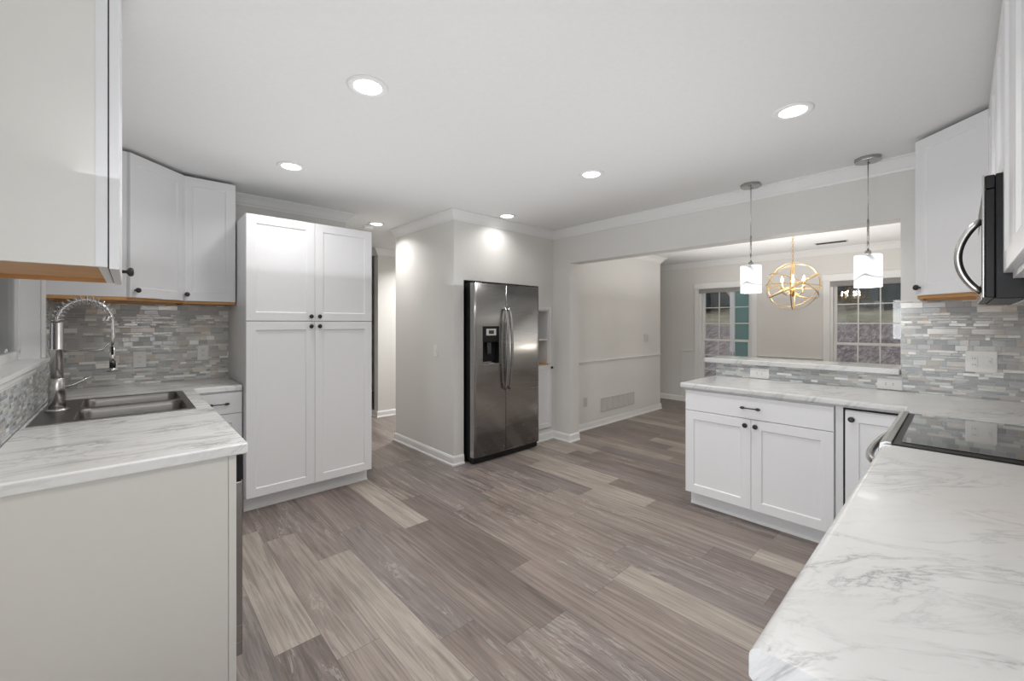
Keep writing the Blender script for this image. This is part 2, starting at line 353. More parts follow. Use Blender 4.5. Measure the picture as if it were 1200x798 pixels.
base('fridge_left', [(AX0-.003, YF), (XB, YF), (XB, YB2), (AX1, YB2)])
base('front', [(XW2, 3.02), (XW, 3.02), (XW, YF), (NX0-.02, YF)])
base('dining_left', [(6.2, 3.36), (6.2, 3.24), (XW2, 3.24)])
base('dining_far', [(XD, -.2), (XD, 5.6)])
base('hall', [(6.95, 5.68), (2.63, 5.68), (2.63, 7.8)])
base('back', [(1.56, 7.8), (1.56, YB), (1.53, YB)])
# ------------------------------------------------------------------ wainscots in the dining room
def wainscot(name, label, path, zt):
    t = thing(name, label, 'wainscot', (path[0][0], path[0][1], .09)); l = Vector((path[0][0], path[0][1], .09))
    P = [(p[0]-l.x, p[1]-l.y) for p in path]
    MB().sweep(P, [(0.001, .001), (.01, .001), (.01, zt-.12), (.001, zt-.12)]).build('beadboard_panel', 'bead', t)
    MB().sweep(P, [(0.001, zt-.12), (.016, zt-.12), (.018, zt-.10), (.034, zt-.098), (.034, zt-.09), (.001, zt-.09)]).build('cap_rail', 'trim', t, .002)
wainscot('wainscot', 'white beadboard wainscot with cap rail on the vent wall', [(6.17, 3.24), (3.852, 3.24)], .87)
wainscot('wainscot', 'short white wainscot panel left of the left dining window', [(XD, 3.08), (XD, 3.31)], .885)
wainscot('wainscot', 'white wainscot with cap rail between the two dining windows', [(XD, 1.31), (XD, 2.12)], .86)
# ------------------------------------------------------------------ dining windows
def window(idx, y0, y1):
    T = tag(bpy.data.objects.new('window_%d' % idx, None), kind='structure'); S.collection.objects.link(T); T.location = (XD, (y0+y1)/2, WB)
    w, h = (y1-y0)/2, WT-WB; g = .0
    c = MB(); cw = .078
    c.box(-.02, -w-cw, -.02, -.0005, -w, h).box(-.02, w, -.02, -.0005, w+cw, h).box(-.026, -w-cw-.01, h, -.0005, w+cw+.01, h+.085).box(-.02, -w-cw, -.10, -.0005, w+cw, -.02)
    c.box(-.05, -w-cw-.02, -.022, -.0005, w+cw+.02, 0)
    c.build('casing', 'trim', T, .003)
    f = MB(); 
    for a, b in ((-w, -w+.03), (w-.03, w)): f.box(0, a, 0, .10, b, h)
    f.box(0, -w+.03, 0, .10, w-.03, .03).box(0, -w+.03, h-.03, .10, w-.03, h); f.build('window_frame', 'trim', T)
    mid = 1.075-WB
    for nm, z0, z1, x in (('sash', .03, mid+.02, .03), ('sash', mid-.02, h-.03, .065)):
        s = MB(); a, b = -w+.03, w-.03; r = .035
        s.box(x, a, z0, x+.03, a+r, z1).box(x, b-r, z0, x+.03, b, z1).box(x, a+r, z0, x+.03, b-r, z0+r).box(x, a+r, z1-r, x+.03, b-r, z1)
        gw = (b-a-2*r)/3; gh = (z1-z0-2*r)/3
        for i in (1, 2): s.box(x+.008, a+r+gw*i-.007, z0+r, x+.022, a+r+gw*i+.007, z1-r)
        for i in (1, 2): s.box(x+.0085, a+r, z0+r+gh*i-.007, x+.0215, b-r, z0+r+gh*i+.007)
        so = s.build('sash', 'trim', T)
        bx(x+.013, a+r-.002, z0+r-.002, x+.017, b-r+.002, z1-r+.002).build('window_glass', 'glass', so)
    bl = MB().box(-.045, -w-.02, h-.012, -.021, w+.02, h+.018)
    bl.build('blind_headrail', 'trim', T, .002)
    st = MB()
    for i in range(7): st.box(-.044, -w+.005, h-.085+i*.0105, -.010, w-.005, h-.085+i*.0105+.006)
    st.build('blind_slats', 'blind', T)
window(2, *W2); window(3, *W3)
# kitchen window over the sink
T = tag(bpy.data.objects.new('window_1', None), kind='structure'); S.collection.objects.link(T); T.location = (XL, (WY0+WY1)/2, WZ0)
w = (WY1-WY0)/2; h = WZ1-WZ0
MB().box(-.119, w-.012, 0, 0, w-.001, h).box(-.119, -w+.001, 0, 0, -w+.012, h).box(-.119, -w+.012, h-.012, 0, w-.012, h-.001).build('jamb', 'trim', T)
MB().box(.0005, w, .017, .016, w+.045, h+.06).box(.0005, -w-.07, .017, .016, -w, h+.06).box(.0005, -w, h, .016, w, h+.06).build('casing', 'trim', T, .003)
MB().box(-.10, -w+.013, .0005, .0004, w-.013, .016).box(.0006, -w-.08, -.002, .03, w+.055, .016).build('window_sill', 'trim', T)
MB().sweep([(.0006, -w-.07), (.0006, w+.045)], [(0, -.045), (-.009, -.045), (-.012, -.034), (-.016, -.03), (-.018, -.012), (-.022, -.0025), (0, -.0025)]).build('apron', 'trim', T)
s = MB().box(-.10, w-.055, .017, -.07, w-.013, h-.013).box(-.10, -w+.013, .017, -.07, -w+.055, h-.013).box(-.10, -w+.055, .017, -.07, w-.055, .06).box(-.10, -w+.055, h-.06, -.07, w-.055, h-.013).box(-.10, -w+.055, .44, -.07, w-.055, .48).build('sash', 'trim', T)
bx(-.088, -w+.05, .05, -.084, w-.05, h-.05).build('window_glass', 'glass', s)
MB().box(-.068, w-.10, .03, -.06, w-.093, .075).box(-.07, w-.11, .055, -.06, w-.083, .063).build('sash_latch', 'chrome', T)
T = tag(bpy.data.objects.new('window_4', None), kind='structure'); S.collection.objects.link(T); T.location = ((SW0+SW1)/2, YR, SZ0)  # added window out of view, put in for its light
w = (SW1-SW0)/2; h = SZ1-SZ0
MB().box(-w+.001, -.119, .001, -w+.03, 0, h-.001).box(w-.03, -.119, .001, w-.001, 0, h-.001).box(-w+.03, -.119, .001, w-.03, 0, .03).box(-w+.03, -.119, h-.03, w-.03, 0, h-.001).build('window_frame', 'trim', T)
q = MB().box(-w+.031, -.09, h/2-.02, w-.031, -.06, h/2+.02).build('sash', 'trim', T)
bx(-w+.029, -.077, .029, w-.029, -.073, h-.029).build('window_glass', 'glass', q)
T = tag(bpy.data.objects.new('added_door_1', None), kind='structure'); S.collection.objects.link(T); T.location = (XL, (PD0+PD1)/2, 0)  # added patio door out of view, put in as a light source
w = (PD1-PD0)/2
MB().box(-.119, -w+.001, 0, -.001, -w+.03, 2.049).box(-.119, w-.03, 0, -.001, w-.001, 2.049).box(-.119, -w+.03, 2.02, -.001, w-.03, 2.049).build('door_frame', 'trim', T)
for k, (a, b) in enumerate(((-w+.031, .02), (-.02, w-.031))):
    x = -.10+.035*k; r = .06
    q = MB().box(x, a, .01, x+.03, a+r, 2.019).box(x, b-r, .01, x+.03, b, 2.019).box(x, a+r, .01, x+.03, b-r, .01+r*1.5).box(x, a+r, 2.019-r, x+.03, b-r, 2.019).build('door_panel', 'trim', T)
    bx(x+.012, a+r-.003, .095, x+.016, b-r+.003, 1.963).build('door_glass', 'glass', q)
# ------------------------------------------------------------------ tile backsplashes
def splash(mb, m, label, loc=(0,0,0)): return tag(mb.build('tile_backsplash', m), label, 'backsplash')
splash(MB().cells([YR+.001, .243, .263, 1.415], [.915, 1.018, 1.493], [(.263, 2, 1.018, 2)], XW-.008, XW-.0005, 'x'), 'tileR', 'pale grey glass mosaic backsplash behind the stove corner and bar')
splash(bx(XL+.009, YB-.008, .915, .600, YB-.0005, 1.493), 'tileB', 'grey stone mosaic backsplash behind the sprung faucet')
splash(MB().cells([1.79, WY1+.046, YB-.0085], [.915, 1.104, 1.493], [(1, WY1+.046, 1.104, 2)], XL+.0005, XL+.008, 'x'), 'tileL', 'grey mosaic backsplash strip under the kitchen window sill')
# ------------------------------------------------------------------ cabinet parts (local: front faces -y, x to the right, z up)
def shaker(w, h, rail=.06, t=.019, rec=.008, lip=.006):
    m = MB(); a, b = rail, rail+lip
    def ring(i, y): return [(i, y, i), (w-i, y, i), (w-i, y, h-i), (i, y, h-i)]
    e = .0018
    vs = ring(0, 0)+ring(0, -t+e)+ring(e, -t)+ring(a, -t)+ring(b, -t+rec); fs = [(3, 2, 1, 0)]
    for k in range(4): fs += [(k*4+i, k*4+(i+1)%4, k*4+4+(i+1)%4, k*4+4+i) for i in range(4)]
    fs.append((16, 17, 18, 19)); return m.add(vs, fs)
def knob(parent, x, z, y=-.019):
    return MB().lathe([(.006, 0), (.0055, .010), (.007, .013), (.0145, .017), (.016, .022), (.0145, .028), (.008, .031)], (0,0,0), '-y', 20).build('knob', 'black', parent, loc=(x, y, z))
def pull(parent, x, z, y=-.019, L=.118):
    m = MB(); h = L/2
    m.tube([(-h, -.022, 0), (-h+.012, -.024, 0), (-.0, -.027, 0), (h-.012, -.024, 0), (h, -.022, 0)], .004, 10)
    for s in (-1, 1):
        m.tube([(s*(h+.004), -.022, 0), (s*(h-.006), -.022, 0), (s*(h-.018), -.022, 0), (s*(h-.028), -.024, 0)], .01, 10, rs=[.0015, .009, .0095, .0035])
        m.tube([(s*(h-.014), -.02, 0), (s*(h-.014), 0, 0)], .005, 10)
    return m.build('pull', 'black', parent, loc=(x, y, z))
def door(t, x, z, w, h, kn=None, m='cab', name='door', rail=.06):
    d = shaker(w, h, rail).build(name, m, t, loc=(x, 0, z))
    if kn: knob(d, kn[0], kn[1])
    return d
def drawer(t, x, z, w, h, slab=False, pl=True):
    d = (MB().box(0, -.019, 0, w, 0, h).build('drawer', 'cab', t, .002, loc=(x, 0, z))) if slab else shaker(w, h, .035).build('drawer', 'cab', t, loc=(x, 0, z))
    if pl: pull(d, w/2, h/2)
    return d
def carcass(t, w, d, z0, z1, side='cab', toe=True, bottom=None):
    m = MB().box(0, .0005, z0, w, d, z1).build('body', side, t, .001)
    if toe:
        MB().box(0.004, .075, 0, w-.004, d, z0-.0005).build('toe_kick', 'cab', t)
    if bottom: 
        pass
    return m
def wall_carcass(t, w, d, z0, z1, side='cab', paint=False):
    """box with a recessed plywood bottom framed by raw wooden rails"""
    m = MB(); k = .018; zz = z0+.02; painted = paint or side != 'cab'
    m.box(0, .0005, zz, w, d, z1)
    if painted: m.box(0, .0005, z0, k, d, zz).box(k, .0005, z0, w, k, zz)
    m.build('body', side, t, .0008 if not painted else 0)
    u = MB()
    if not painted: u.box(0, .002, z0, k, d, zz-.0002).box(k, .002, z0, w-k, k, zz-.0002)
    u.box(w-k, .002 if not painted else k+.0002, z0, w, d, zz-.0002).box(k+.0002, d-.012, z0, w-k, d, zz-.0002).box(k+.0002, k+.0002, z0+.013, w-k, d-.012, zz-.0002)
    u.build('underside', 'ply', t)
    return t
ZU0, ZU1 = 1.495, 2.40
# pantry
t = thing('pantry_cabinet', 'tall white four-door pantry cabinet left of the hallway', 'cabinet', (.604, 3.42, 0), 0)
PW = .916
carcass(t, PW, YB-3.42-.002, .114, 2.13)
dw = PW/2-.002
door(t, .001, .116, dw, 1.25, (dw-.03, 1.25-.035)); door(t, dw+.003, .116, dw, 1.25, (.03, 1.25-.035))
door(t, .001, 1.372, dw, .757, (dw-.03, .035)); door(t, dw+.003, 1.372, dw, .757, (.03, .035))
MB().box(.0, .066, 0, PW+.0, .0745, .018).build('toe_moulding', 'trim', t, .003)
# upper on the back wall
t = thing('wall_cabinet', 'white single-door upper cabinet beside the pantry', 'cabinet', (.272, 3.745, 0), 0)
wall_carcass(t, .326, YB-3.745-.001, ZU0, ZU1); door(t, .002, ZU0+.018, .321, ZU1-ZU0-.02, (.03, .045))
def diag(label, corner, sx, sy, a, b):
    """pentagonal corner cabinet; corner = room corner, sx/sy = directions into the room, a = length along y wall, b = depth"""
    cx, cy = corner; t = thing('corner_wall_cabinet', label, 'cabinet', (cx, cy, 0))
    e = .001
    P = [(e, e), (a, e), (a, b), (b, a), (e, a)]; P = [(x*sx, y*sy) for x, y in P]
    Pin = [(.02, .02), (a-.018, .02), (a-.018, b-.006), (b-.006, a-.018), (.02, a-.018)]; Pin = [(x*sx, y*sy) for x, y in Pin]
    m = MB(); m.prism(P, ZU0+.02, ZU1)
    m.build('body', 'cab', t); m = MB()
    n = 5
    for i in range(n):
        m.add([(*P[i], ZU0), (*P[(i+1)%n], ZU0), (*Pin[(i+1)%n], ZU0), (*Pin[i], ZU0), (*P[i], ZU0+.0199), (*P[(i+1)%n], ZU0+.0199), (*Pin[(i+1)%n], ZU0+.0199), (*Pin[i], ZU0+.0199)],
              [(0,1,2,3), (4,7,6,5), (0,4,5,1), (1,5,6,2), (2,6,7,3), (3,7,4,0)])
    m.prism([(x*.995, y*.995) for x, y in Pin], ZU0+.012, ZU0+.019).build('underside', 'ply', t)
    return t, P
t, P = diag('white diagonal corner upper cabinet left of the pantry', (XL, YB), 1, -1, .63, .335)
def diag_door(t, p0, p1, kx):
    p0, p1 = Vector((*p0, 0)), Vector((*p1, 0)); d = (p1-p0); L = d.length; w = L-.012
    ang = math.atan2(d.y, d.x); n = Vector((math.sin(ang), -math.cos(ang), 0))
    o = p0+d.normalized()*.006+n*.0008
    dd = shaker(w, ZU1-ZU0-.02).build('door', 'cab', t, loc=(o.x, o.y, ZU0+.018), rot=(0, 0, ang))
    knob(dd, kx if kx > 0 else w+kx, .045)
diag_door(t, P[3], P[2], .03)      # front faces into the room
t, P = diag('white diagonal corner upper cabinet left of the microwave', (XW, YR), -1, 1, .61, .33)
diag_door(t, P[3], P[2], .03)
t = thing('wall_cabinet', 'upper cabinet with beige side panel and wooden underside left of the window', 'cabinet', (-.038, 1.45, 0), PI/2)
wall_carcass(t, .58, .306, ZU0, ZU1, 'cabside'); 
d = door(t, .001, ZU0-.004, .578, ZU1-ZU0, (.55, .045)); d.location.y = -.0024
MB().box(.002, -.0022, ZU0+.001, .577, .0003, ZU1-.006).build('gap_shade_strip', 'darkgap', t)  # dark strip standing in for the shade in the door gap
MB().box(-.0012, .0005, ZU0, -.0001, .022, ZU1).build('frame_edge', 'cab', t)
def right_face(x1): return (x1, -.11, 0)
t = thing('wall_cabinet', 'narrow white upper filler cabinet beyond the microwave', 'cabinet', (3.073, -.11, 0), PI)
wall_carcass(t, .276, .329, ZU0, ZU1); door(t, .002, ZU0+.018, .271, ZU1-ZU0-.02)
t = thing('wall_cabinet', 'white upper cabinet directly above the microwave', 'cabinet', (2.793, -.11, 0), PI)
MB().box(0, .0005, 1.838, .76, .329, ZU1).build('body', 'cab', t, .001)
for k in (0, 1): door(t, .002+k*.379, 1.842, .377, ZU1-1.846, (.347 if k == 0 else .03, .045))
t = thing('wall_cabinet', 'white upper cabinet at the right edge, nearer than the microwave', 'cabinet', (2.029, -.11, 0), PI)
wall_carcass(t, .76, .329, ZU0, ZU1, 'cab', True)
for k in (0, 1): door(t, .002+k*.379, ZU0+.018, .377, ZU1-ZU0-.02)
# peninsula base cabinets
t = thing('base_cabinet', 'white peninsula base cabinet with one wide drawer above two doors', 'cabinet', (3.05, 1.387, 0), -PI/2)
carcass(t, .884, .632, .114, .873)
drawer(t, .002, .718, .880, .145, True); dw = .439
door(t, .002, .116, dw, .598, (dw-.03, .598-.04)); door(t, .443, .116, dw, .598, (.03, .598-.04))
MB().box(.004, .066, 0, .884, .0745, .018).build('toe_moulding', 'trim', t, .003)
t = thing('corner_base_cabinet', 'white corner base cabinet with folding doors beside the stove', 'cabinet', (3.05, .50, 0), -PI/2)
m = MB().box(0, .0005, .114, .32, .632, .873).box(.3205, -.243, .114, .936, .632, .873)
m.build('body', 'cab', t, .001)
MB().box(.004, .075, 0, .36, .60, .1135).build('toe_kick', 'cab', t)
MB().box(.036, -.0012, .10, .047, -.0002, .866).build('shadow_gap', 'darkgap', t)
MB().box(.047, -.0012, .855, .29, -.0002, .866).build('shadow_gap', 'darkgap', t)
door(t, .048, .118, .245, .734, (.03, .734-.045))
d = shaker(.225, .734).build('door', 'cab', t, loc=(.30, -.02, .118), rot=(0, 0, -PI/2))
# right run base cabinet (near counter)
t = thing('base_cabinet', 'white base cabinet under the near right marble counter', 'cabinet', (2.024, .17, 0), PI)
carcass(t, 1.36, .605, .114, .862)
for k in range(3):
    drawer(t, .002+k*.4533, .712, .450, .145, True); door(t, .002+k*.4533, .116, .45, .592, (.03, .55))
# left run
t = thing('cabinet_end_panel', 'beige end panel below the left counter beside the dishwasher', 'end panel', (XL+.002, 1.80, 0))
MB().box(0, 0, 0, .608, .018, .873).build('panel', 'cabside', t, .001)
MB().box(.609, -.001, 0, .633, .02, .873).build('stile', 'cabside', t, .002)
t = thing('dishwasher', 'stainless dishwasher with black control strip beside the beige end panel', 'dishwasher', (.29, 1.823, 0), PI/2)
MB().box(.0, .002, .10, .597, .58, .87).build('body', 'blackplastic', t)
MB().box(.002, -.024, .115, .595, .0015, .765).build('door', 'steel', t, .004, 3)
MB().box(.002, -.026, .768, .595, .0015, .862).build('control_panel', 'blackplastic', t, .004, 3)
MB().box(.01, .05, 0, .587, .5, .0995).build('kick_plate', 'blackplastic', t)
MB().box(.12, -.0275, .80, .47, -.0262, .83).build('handle_recess', 'darkgap', t)
t = thing('sink_base_cabinet', 'white sink base cabinet under the double sink', 'cabinet', (.29, 2.424, 0), PI/2)
MB().box(0, .0005, .114, .94, .02, .873).box(0, .0205, .114, .018, .63, .873).box(.922, .0205, .114, .94, .63, .873).box(.0185, .0205, .114, .9215, .63, .132).build('body', 'cab', t)
MB().box(.004, .075, 0, .936, .60, .1135).build('toe_kick', 'cab', t)
for k in (0, 1): door(t, .002+k*.469, .116, .467, .598, (.43 if k == 0 else .03, .56)); drawer(t, .002+k*.469, .718, .467, .145, True, False)
t = thing('drawer_base_cabinet', 'white base cabinet with drawer between left counter and pantry', 'cabinet', (.318, 3.515, 0))
carcass(t, .282, YB-3.515-.002, .114, .873)
drawer(t, .002, .718, .278, .145, True); door(t, .002, .116, .278, .598, (.03, .55))
# ------------------------------------------------------------------ worktops
def top(mb, m, label, bev=.006): return tag(mb.build('worktop', m, None, bev, 4), label, 'countertop')
SKX0, SKX1, SKY0, SKY1 = -.318, .255, 2.665, 3.435
top(MB().cells([XL+.009, SKX0+.02, SKX1-.02, .3245, .599], [1.7835, SKY0+.02, SKY1-.02, 3.492, YB-.009], [(SKX0+.02, SKX1-.02, SKY0+.02, SKY1-.02), (.3245, 1, 0, 3.492)], .875, .914, 'z'), 'marbleL', 'grey streaked marble worktop around the sink')
top(MB().cells([2.80, 3.012, XW-.009], [YR+.002, .198, 1.421], [(2, 3.012, .198, 2)], .875, .914, 'z'), 'marbleR', 'white marble worktop over the peninsula and stove corner', .012)
c = MB(); R_ = .016; pr = [(YR+.002, .866), (.198-.004, .866), (.198, .870)]+[(.198-R_+R_*math.cos(a*PI/16), .914-R_+R_*math.sin(a*PI/16)) for a in range(9)]+[(YR+.002, .914)]
np_ = len(pr); c.add([(x, y, z) for x in (.627, 2.026) for y, z in pr], [tuple(range(np_)), tuple(range(np_, 2*np_))]+[(i, (i+1) % np_, np_+(i+1) % np_, np_+i) for i in range(np_)])
top(c, 'marbleR', 'white veined marble worktop in the near right foreground', 0)
t = tag(MB().box(XW-.055, .266, 1.0205, XW+.30, 1.50, 1.0585).build('bar_top', 'marbleR', None, .006, 4), 'raised white marble bar top above the peninsula', 'bar top')
# ------------------------------------------------------------------ sink
t = thing('kitchen_sink', 'stainless double-bowl drop-in sink in the left counter', 'sink', (-.03, 3.05, .9145))
def rrect(x0, y0, x1, y1, r, n=6):
    P = []
    for cx, cy, a0 in ((x1-r, y1-r, 0), (x0+r, y1-r, 90), (x0+r, y0+r, 180), (x1-r, y0+r, 270)):
        for i in range(n+1):
            a = math.radians(a0+90*i/n); P.append((cx+r*math.cos(a), cy+r*math.sin(a)))
    return P
def sink_bowl(X0, Y0, X1, Y1, x0, y0, x1, y1):
    """cell X0..Y1 of the rim with the bowl x0..y1 let into it"""
    n = 6; R = rrect(x0, y0, x1, y1, .045, n); O = []
    for k, (cx, cy) in enumerate(((X1, Y1), (X0, Y1), (X0, Y0), (X1, Y0))):
        for i in range(n+1):
            px, py = R[k*(n+1)+i]; h = n//2
            if i < h: q = (cx, py) if k % 2 == 0 else (px, cy)
            elif i > h: q = (px, cy) if k % 2 == 0 else (cx, py)
            else: q = (cx, cy)
            O.append(q)
    N = len(R); rings = [[(x, y, .004) for x, y in O], [(x, y, .004) for x, y in R]]
    cx, cy = (x0+x1)/2, (y0+y1)/2
    for f, z in ((.985, -.003), (.965, -.02), (.955, -.16), (.92, -.18), (.82, -.188), (.2, -.192)):
        rings.append([(cx+(x-cx)*f, cy+(y-cy)*f, z) for x, y in R])
    m = MB(); vs = [p for r in rings for p in r]; fs = [(k*N+i, k*N+(i+1)%N, (k+1)*N+(i+1)%N, (k+1)*N+i) for k in range(len(rings)-1) for i in range(N)]
    fs.append(tuple((len(rings)-1)*N+i for i in range(N))); m.add(vs, fs, False); 
    m.sm = [False]*N+[True]*(len(fs)-N); return m
ox, oy = -.03, 3.05
a0, a1, b0, b1 = SKX0-ox, SKX1-ox, SKY0-oy, SKY1-oy
rim = MB().box(a0, b0, -.0, -.175, b1, .004)
rim.box(a1-.012, b0, 0, a1, b1, .004).box(-.175, b0, 0, a1-.012, b0+.012, .004).box(-.175, b1-.012, 0, a1-.012, b1, .004)
rim.build('rim', 'sinksteel', t)
for y0, y1 in ((b0+.012, -.0), (.0, b1-.012)):
    sink_bowl(-.175, y0, a1-.012, y1, -.155, y0+.016, a1-.028, y1-.016).build('bowl', 'sinksteel', t)
for yc in ((b0+.012)/2, (b1-.012)/2): MB().lathe([(.045, -.190), (.045, -.186), (.03, -.187), (.002, -.1895)], (.04, yc, 0), 'z', 24).build('drain', 'chrome', t)
# ------------------------------------------------------------------ faucet
t = thing('kitchen_faucet', 'tall brushed nickel faucet with sprung arched hose', 'faucet', (-.262, 3.06, .919))
MB().lathe([(.045, 0), (.045, .006), (.034, .01), (.033, .012)], n=32).build('base_flange', 'chrome', t)
MB().lathe([(.031, .012), (.031, .155), (.027, .162), (.024, .163)], n=32).build('body', 'chrome', t)
MB().lathe([(.023, .163), (.023, .30), (.025, .302), (.025, .308), (.023, .31), (.023, .436), (.02, .439)], n=32).build('column', 'chrome', t)
def arc(k):   # hose path
    a = PI*(1-k); return Vector((.10-.10*math.cos(PI-a) if False else .10+.10*math.cos(a), 0, .44+.115*math.sin(a)))
path = [arc(i/40) for i in range(41)]
hose = path+[Vector((.201, 0, .41)), Vector((.203, 0, .36)), Vector((.2, 0, .31))]
MB().tube(hose, .008, 12).build('hose', 'chrome', t)
turns, cnt = 14, 14*16; P = []
for i in range(cnt+1):
    k = i/cnt*.86; c = arc(k); tg = (arc(min(1, k+.01))-arc(max(0, k-.01))).normalized(); n1 = Vector((0, 1, 0)); n2 = tg.cross(n1)
    a = 2*PI*turns*i/cnt; P.append(c+(n1*math.cos(a)+n2*math.sin(a))*.021)
MB().tube(P, .003, 6).build('spring', 'chrome', t)
MB().lathe([(.016, 0), (.018, .006), (.018, .03), (.014, .034)], (0, 0, 0), 'z', 20).build('spring_collar', 'chrome', t, loc=(.189, 0, .475), rot=(0, .45+PI, 0))
MB().tube([(.02, 0, .296), (.15, 0, .296), (.168, 0, .302), (.178, 0, .325), (.19, 0, .33)], .005, 10).build('support_arm', 'chrome', t)
MB().lathe([(.011, .31), (.013, .26), (.013, .225)], (.2, 0, 0), 'z', 20).build('spray_body', 'chrome', t)
MB().lathe([(.013, .225), (.013, .20)], (.2, 0, 0), 'z', 20).build('spray_grip', 'blackplastic', t)
MB().lathe([(.013, .1995), (.024, .196), (.026, .186), (.022, .18)], (.2, 0, 0), 'z', 24).build('spray_head', 'chrome', t)
MB().tube([(.2, -.012, .31), (.2, -.02, .29), (.2, -.018, .27)], .005, 8).build('spray_trigger', 'blackplastic', t)
MB().tube([(.03, 0, .115), (.06, .005, .125), (.125, .03, .16)], .005, 10, rs=[.007, .005, .0045]).build('lever', 'chrome', t)
# ------------------------------------------------------------------ refrigerator
FX0, FX1, FY = 2.408, 3.296, 3.12; FW = FX1-FX0
t = thing('refrigerator', 'stainless side-by-side refrigerator with ice dispenser in the wall alcove', 'refrigerator', (FX0, FY, 0))
MB().box(.006, .078, .03, FW-.006, .78, 1.745).build('body', 'blackplastic', t, .004)
MB().box(.01, .03, .012, FW-.01, .10, .062).build('kick_grille', 'blackplastic', t, .003)
for x in (.08, FW-.08): MB().lathe([(.02, 0), (.02, .03)], (x, .2, 0), 'z', 16).build('foot', 'blackplastic', t)
def fr_door(x0, x1, hole=None):
    """bowed door skin"""
    m = MB(); n = 14; z0, z1 = .068, 1.742; cols = []
    xs = [x0+(x1-x0)*i/n for i in range(n+1)]
    if hole: xs = sorted(set(xs+[hole[0], hole[1]])); xs = [x for x in xs if not (hole and hole[0] < x < hole[1] and False)]
    def yb(x):
        outer = (x-x0 < x1-x) == (x0 < FW*.2); e = min(x-x0, x1-x); r = .012 if outer else .003; u = (x/FW)*2-1
        return (r-math.sqrt(max(0, r*r-(r-min(e, r))**2)))+.010*u*u
    xs = sorted(set(xs+[x0+.0015, x0+.004, x0+.008, x1-.0015, x1-.004, x1-.008]))
    zs = [z0, z1] if not hole else [z0, hole[2], hole[3], z1]
    idx = {}
    for i, x in enumerate(xs):
        for j, z in enumerate(zs): idx[i, j] = len(m.v); m.v.append((x, yb(x), z))
    for i in range(len(xs)-1):
        for j in range(len(zs)-1):
            if hole and hole[0]-1e-6 <= xs[i] and xs[i+1] <= hole[1]+1e-6 and j == 1: continue
            m.f.append((idx[i, j], idx[i+1, j], idx[i+1, j+1], idx[i, j+1])); m.sm.append(True)
    b = len(m.v); m.v += [(x0, .076, z0), (x1, .076, z0), (x1, .076, z1), (x0, .076, z1)]
    L, R, J = 0, len(xs)-1, len(zs)-1
    m.f += [(b, b+1, b+2, b+3), tuple([idx[L, j] for j in range(J+1)]+[b+3, b]), tuple([b+1, b+2]+[idx[R, j] for j in reversed(range(J+1))]),
            tuple([b, b+1]+[idx[i, 0] for i in reversed(range(len(xs)))]), tuple([idx[i, J] for i in range(len(xs))]+[b+2, b+3])]
    m.sm += [False]*5
    if hole:
        hx0, hx1, hz0, hz1 = hole; q = len(m.v); D = .06
        m.v += [(hx0, yb(hx0), hz0), (hx1, yb(hx1), hz0), (hx1, yb(hx1), hz1), (hx0, yb(hx0), hz1), (hx0, D, hz0), (hx1, D, hz0), (hx1, D, hz1), (hx0, D, hz1)]
        m.f += [(q, q+1, q+5, q+4), (q+1, q+2, q+6, q+5), (q+2, q+3, q+7, q+6), (q+3, q, q+4, q+7), (q+4, q+5, q+6, q+7)]; m.sm += [False]*5
    return m
GX = 2.802-FX0
H = (.098, .302, .96, 1.325)
dl = fr_door(0, GX-.002, H).build('freezer_door', 'steel', t); dr = fr_door(GX+.002, FW, None).build('fridge_door', 'steel', t)
MB().box(H[0]+.0005, .001, 1.17, H[1]-.0005, .058, H[3]-.0005).build('dispenser_panel', 'blackplastic', dl, .003)
MB().box(H[0]+.04, -.0005, 1.235, H[1]-.04, .0008, 1.30).build('dispenser_display', 'almond', dl)
MB().box(H[0]+.07, -.0018, 1.25, H[1]-.07, -.0007, 1.285).build('display_screen', 'blackglass', dl)
MB().box(H[0]+.0005, .056, .975, H[1]-.0005, .0595, 1.169).box(H[0]+.0005, .008, .9605, H[0]+.006, .055, 1.169).box(H[1]-.006, .008, .9605, H[1]-.0005, .055, 1.169).build('dispenser_recess', 'blackplastic', dl)
MB().box(H[0]+.075, .03, 1.05, H[1]-.075, .045, 1.168).build('dispenser_paddle', 'blackglass', dl, .004)
MB().box(H[0]-.006, -.008, .948, H[1]+.012, .05, .9598).box(H[1]+.001, -.004, .96, H[1]+.012, .004, H[3]).build('dispenser_tray', 'steel', dl, .003)
for par, x in ((dl, GX-.028), (dr, GX+.028)):
    pts = []; N = 16
    for i in range(N+1):
        k = i/N; z = .69+.82*k; pts.append((x, -.018-.045*math.sin(PI*k)**.6, z))
    hm = MB().tube(pts, .013, 12, rs=[.013]*(N+1)); hm.tube([(x, -.02, .70), (x, .006, .70)], .012, 10).tube([(x, -.02, 1.50), (x, .006, 1.50)], .012, 10)
    hm.build('handle', 'steel', par)
for x in (.045, FW-.045): MB().box(x-.035, .01, 1.7425, x+.035, .12, 1.758).build('hinge_cover', 'blackplastic', t, .003)
MB().lathe([(.018, 0), (.018, .002), (.014, .003)], (FW-.085, .010, 1.665), '-y', 20).build('badge', mat('red badge', (.35, .08, .09), .3), dr)
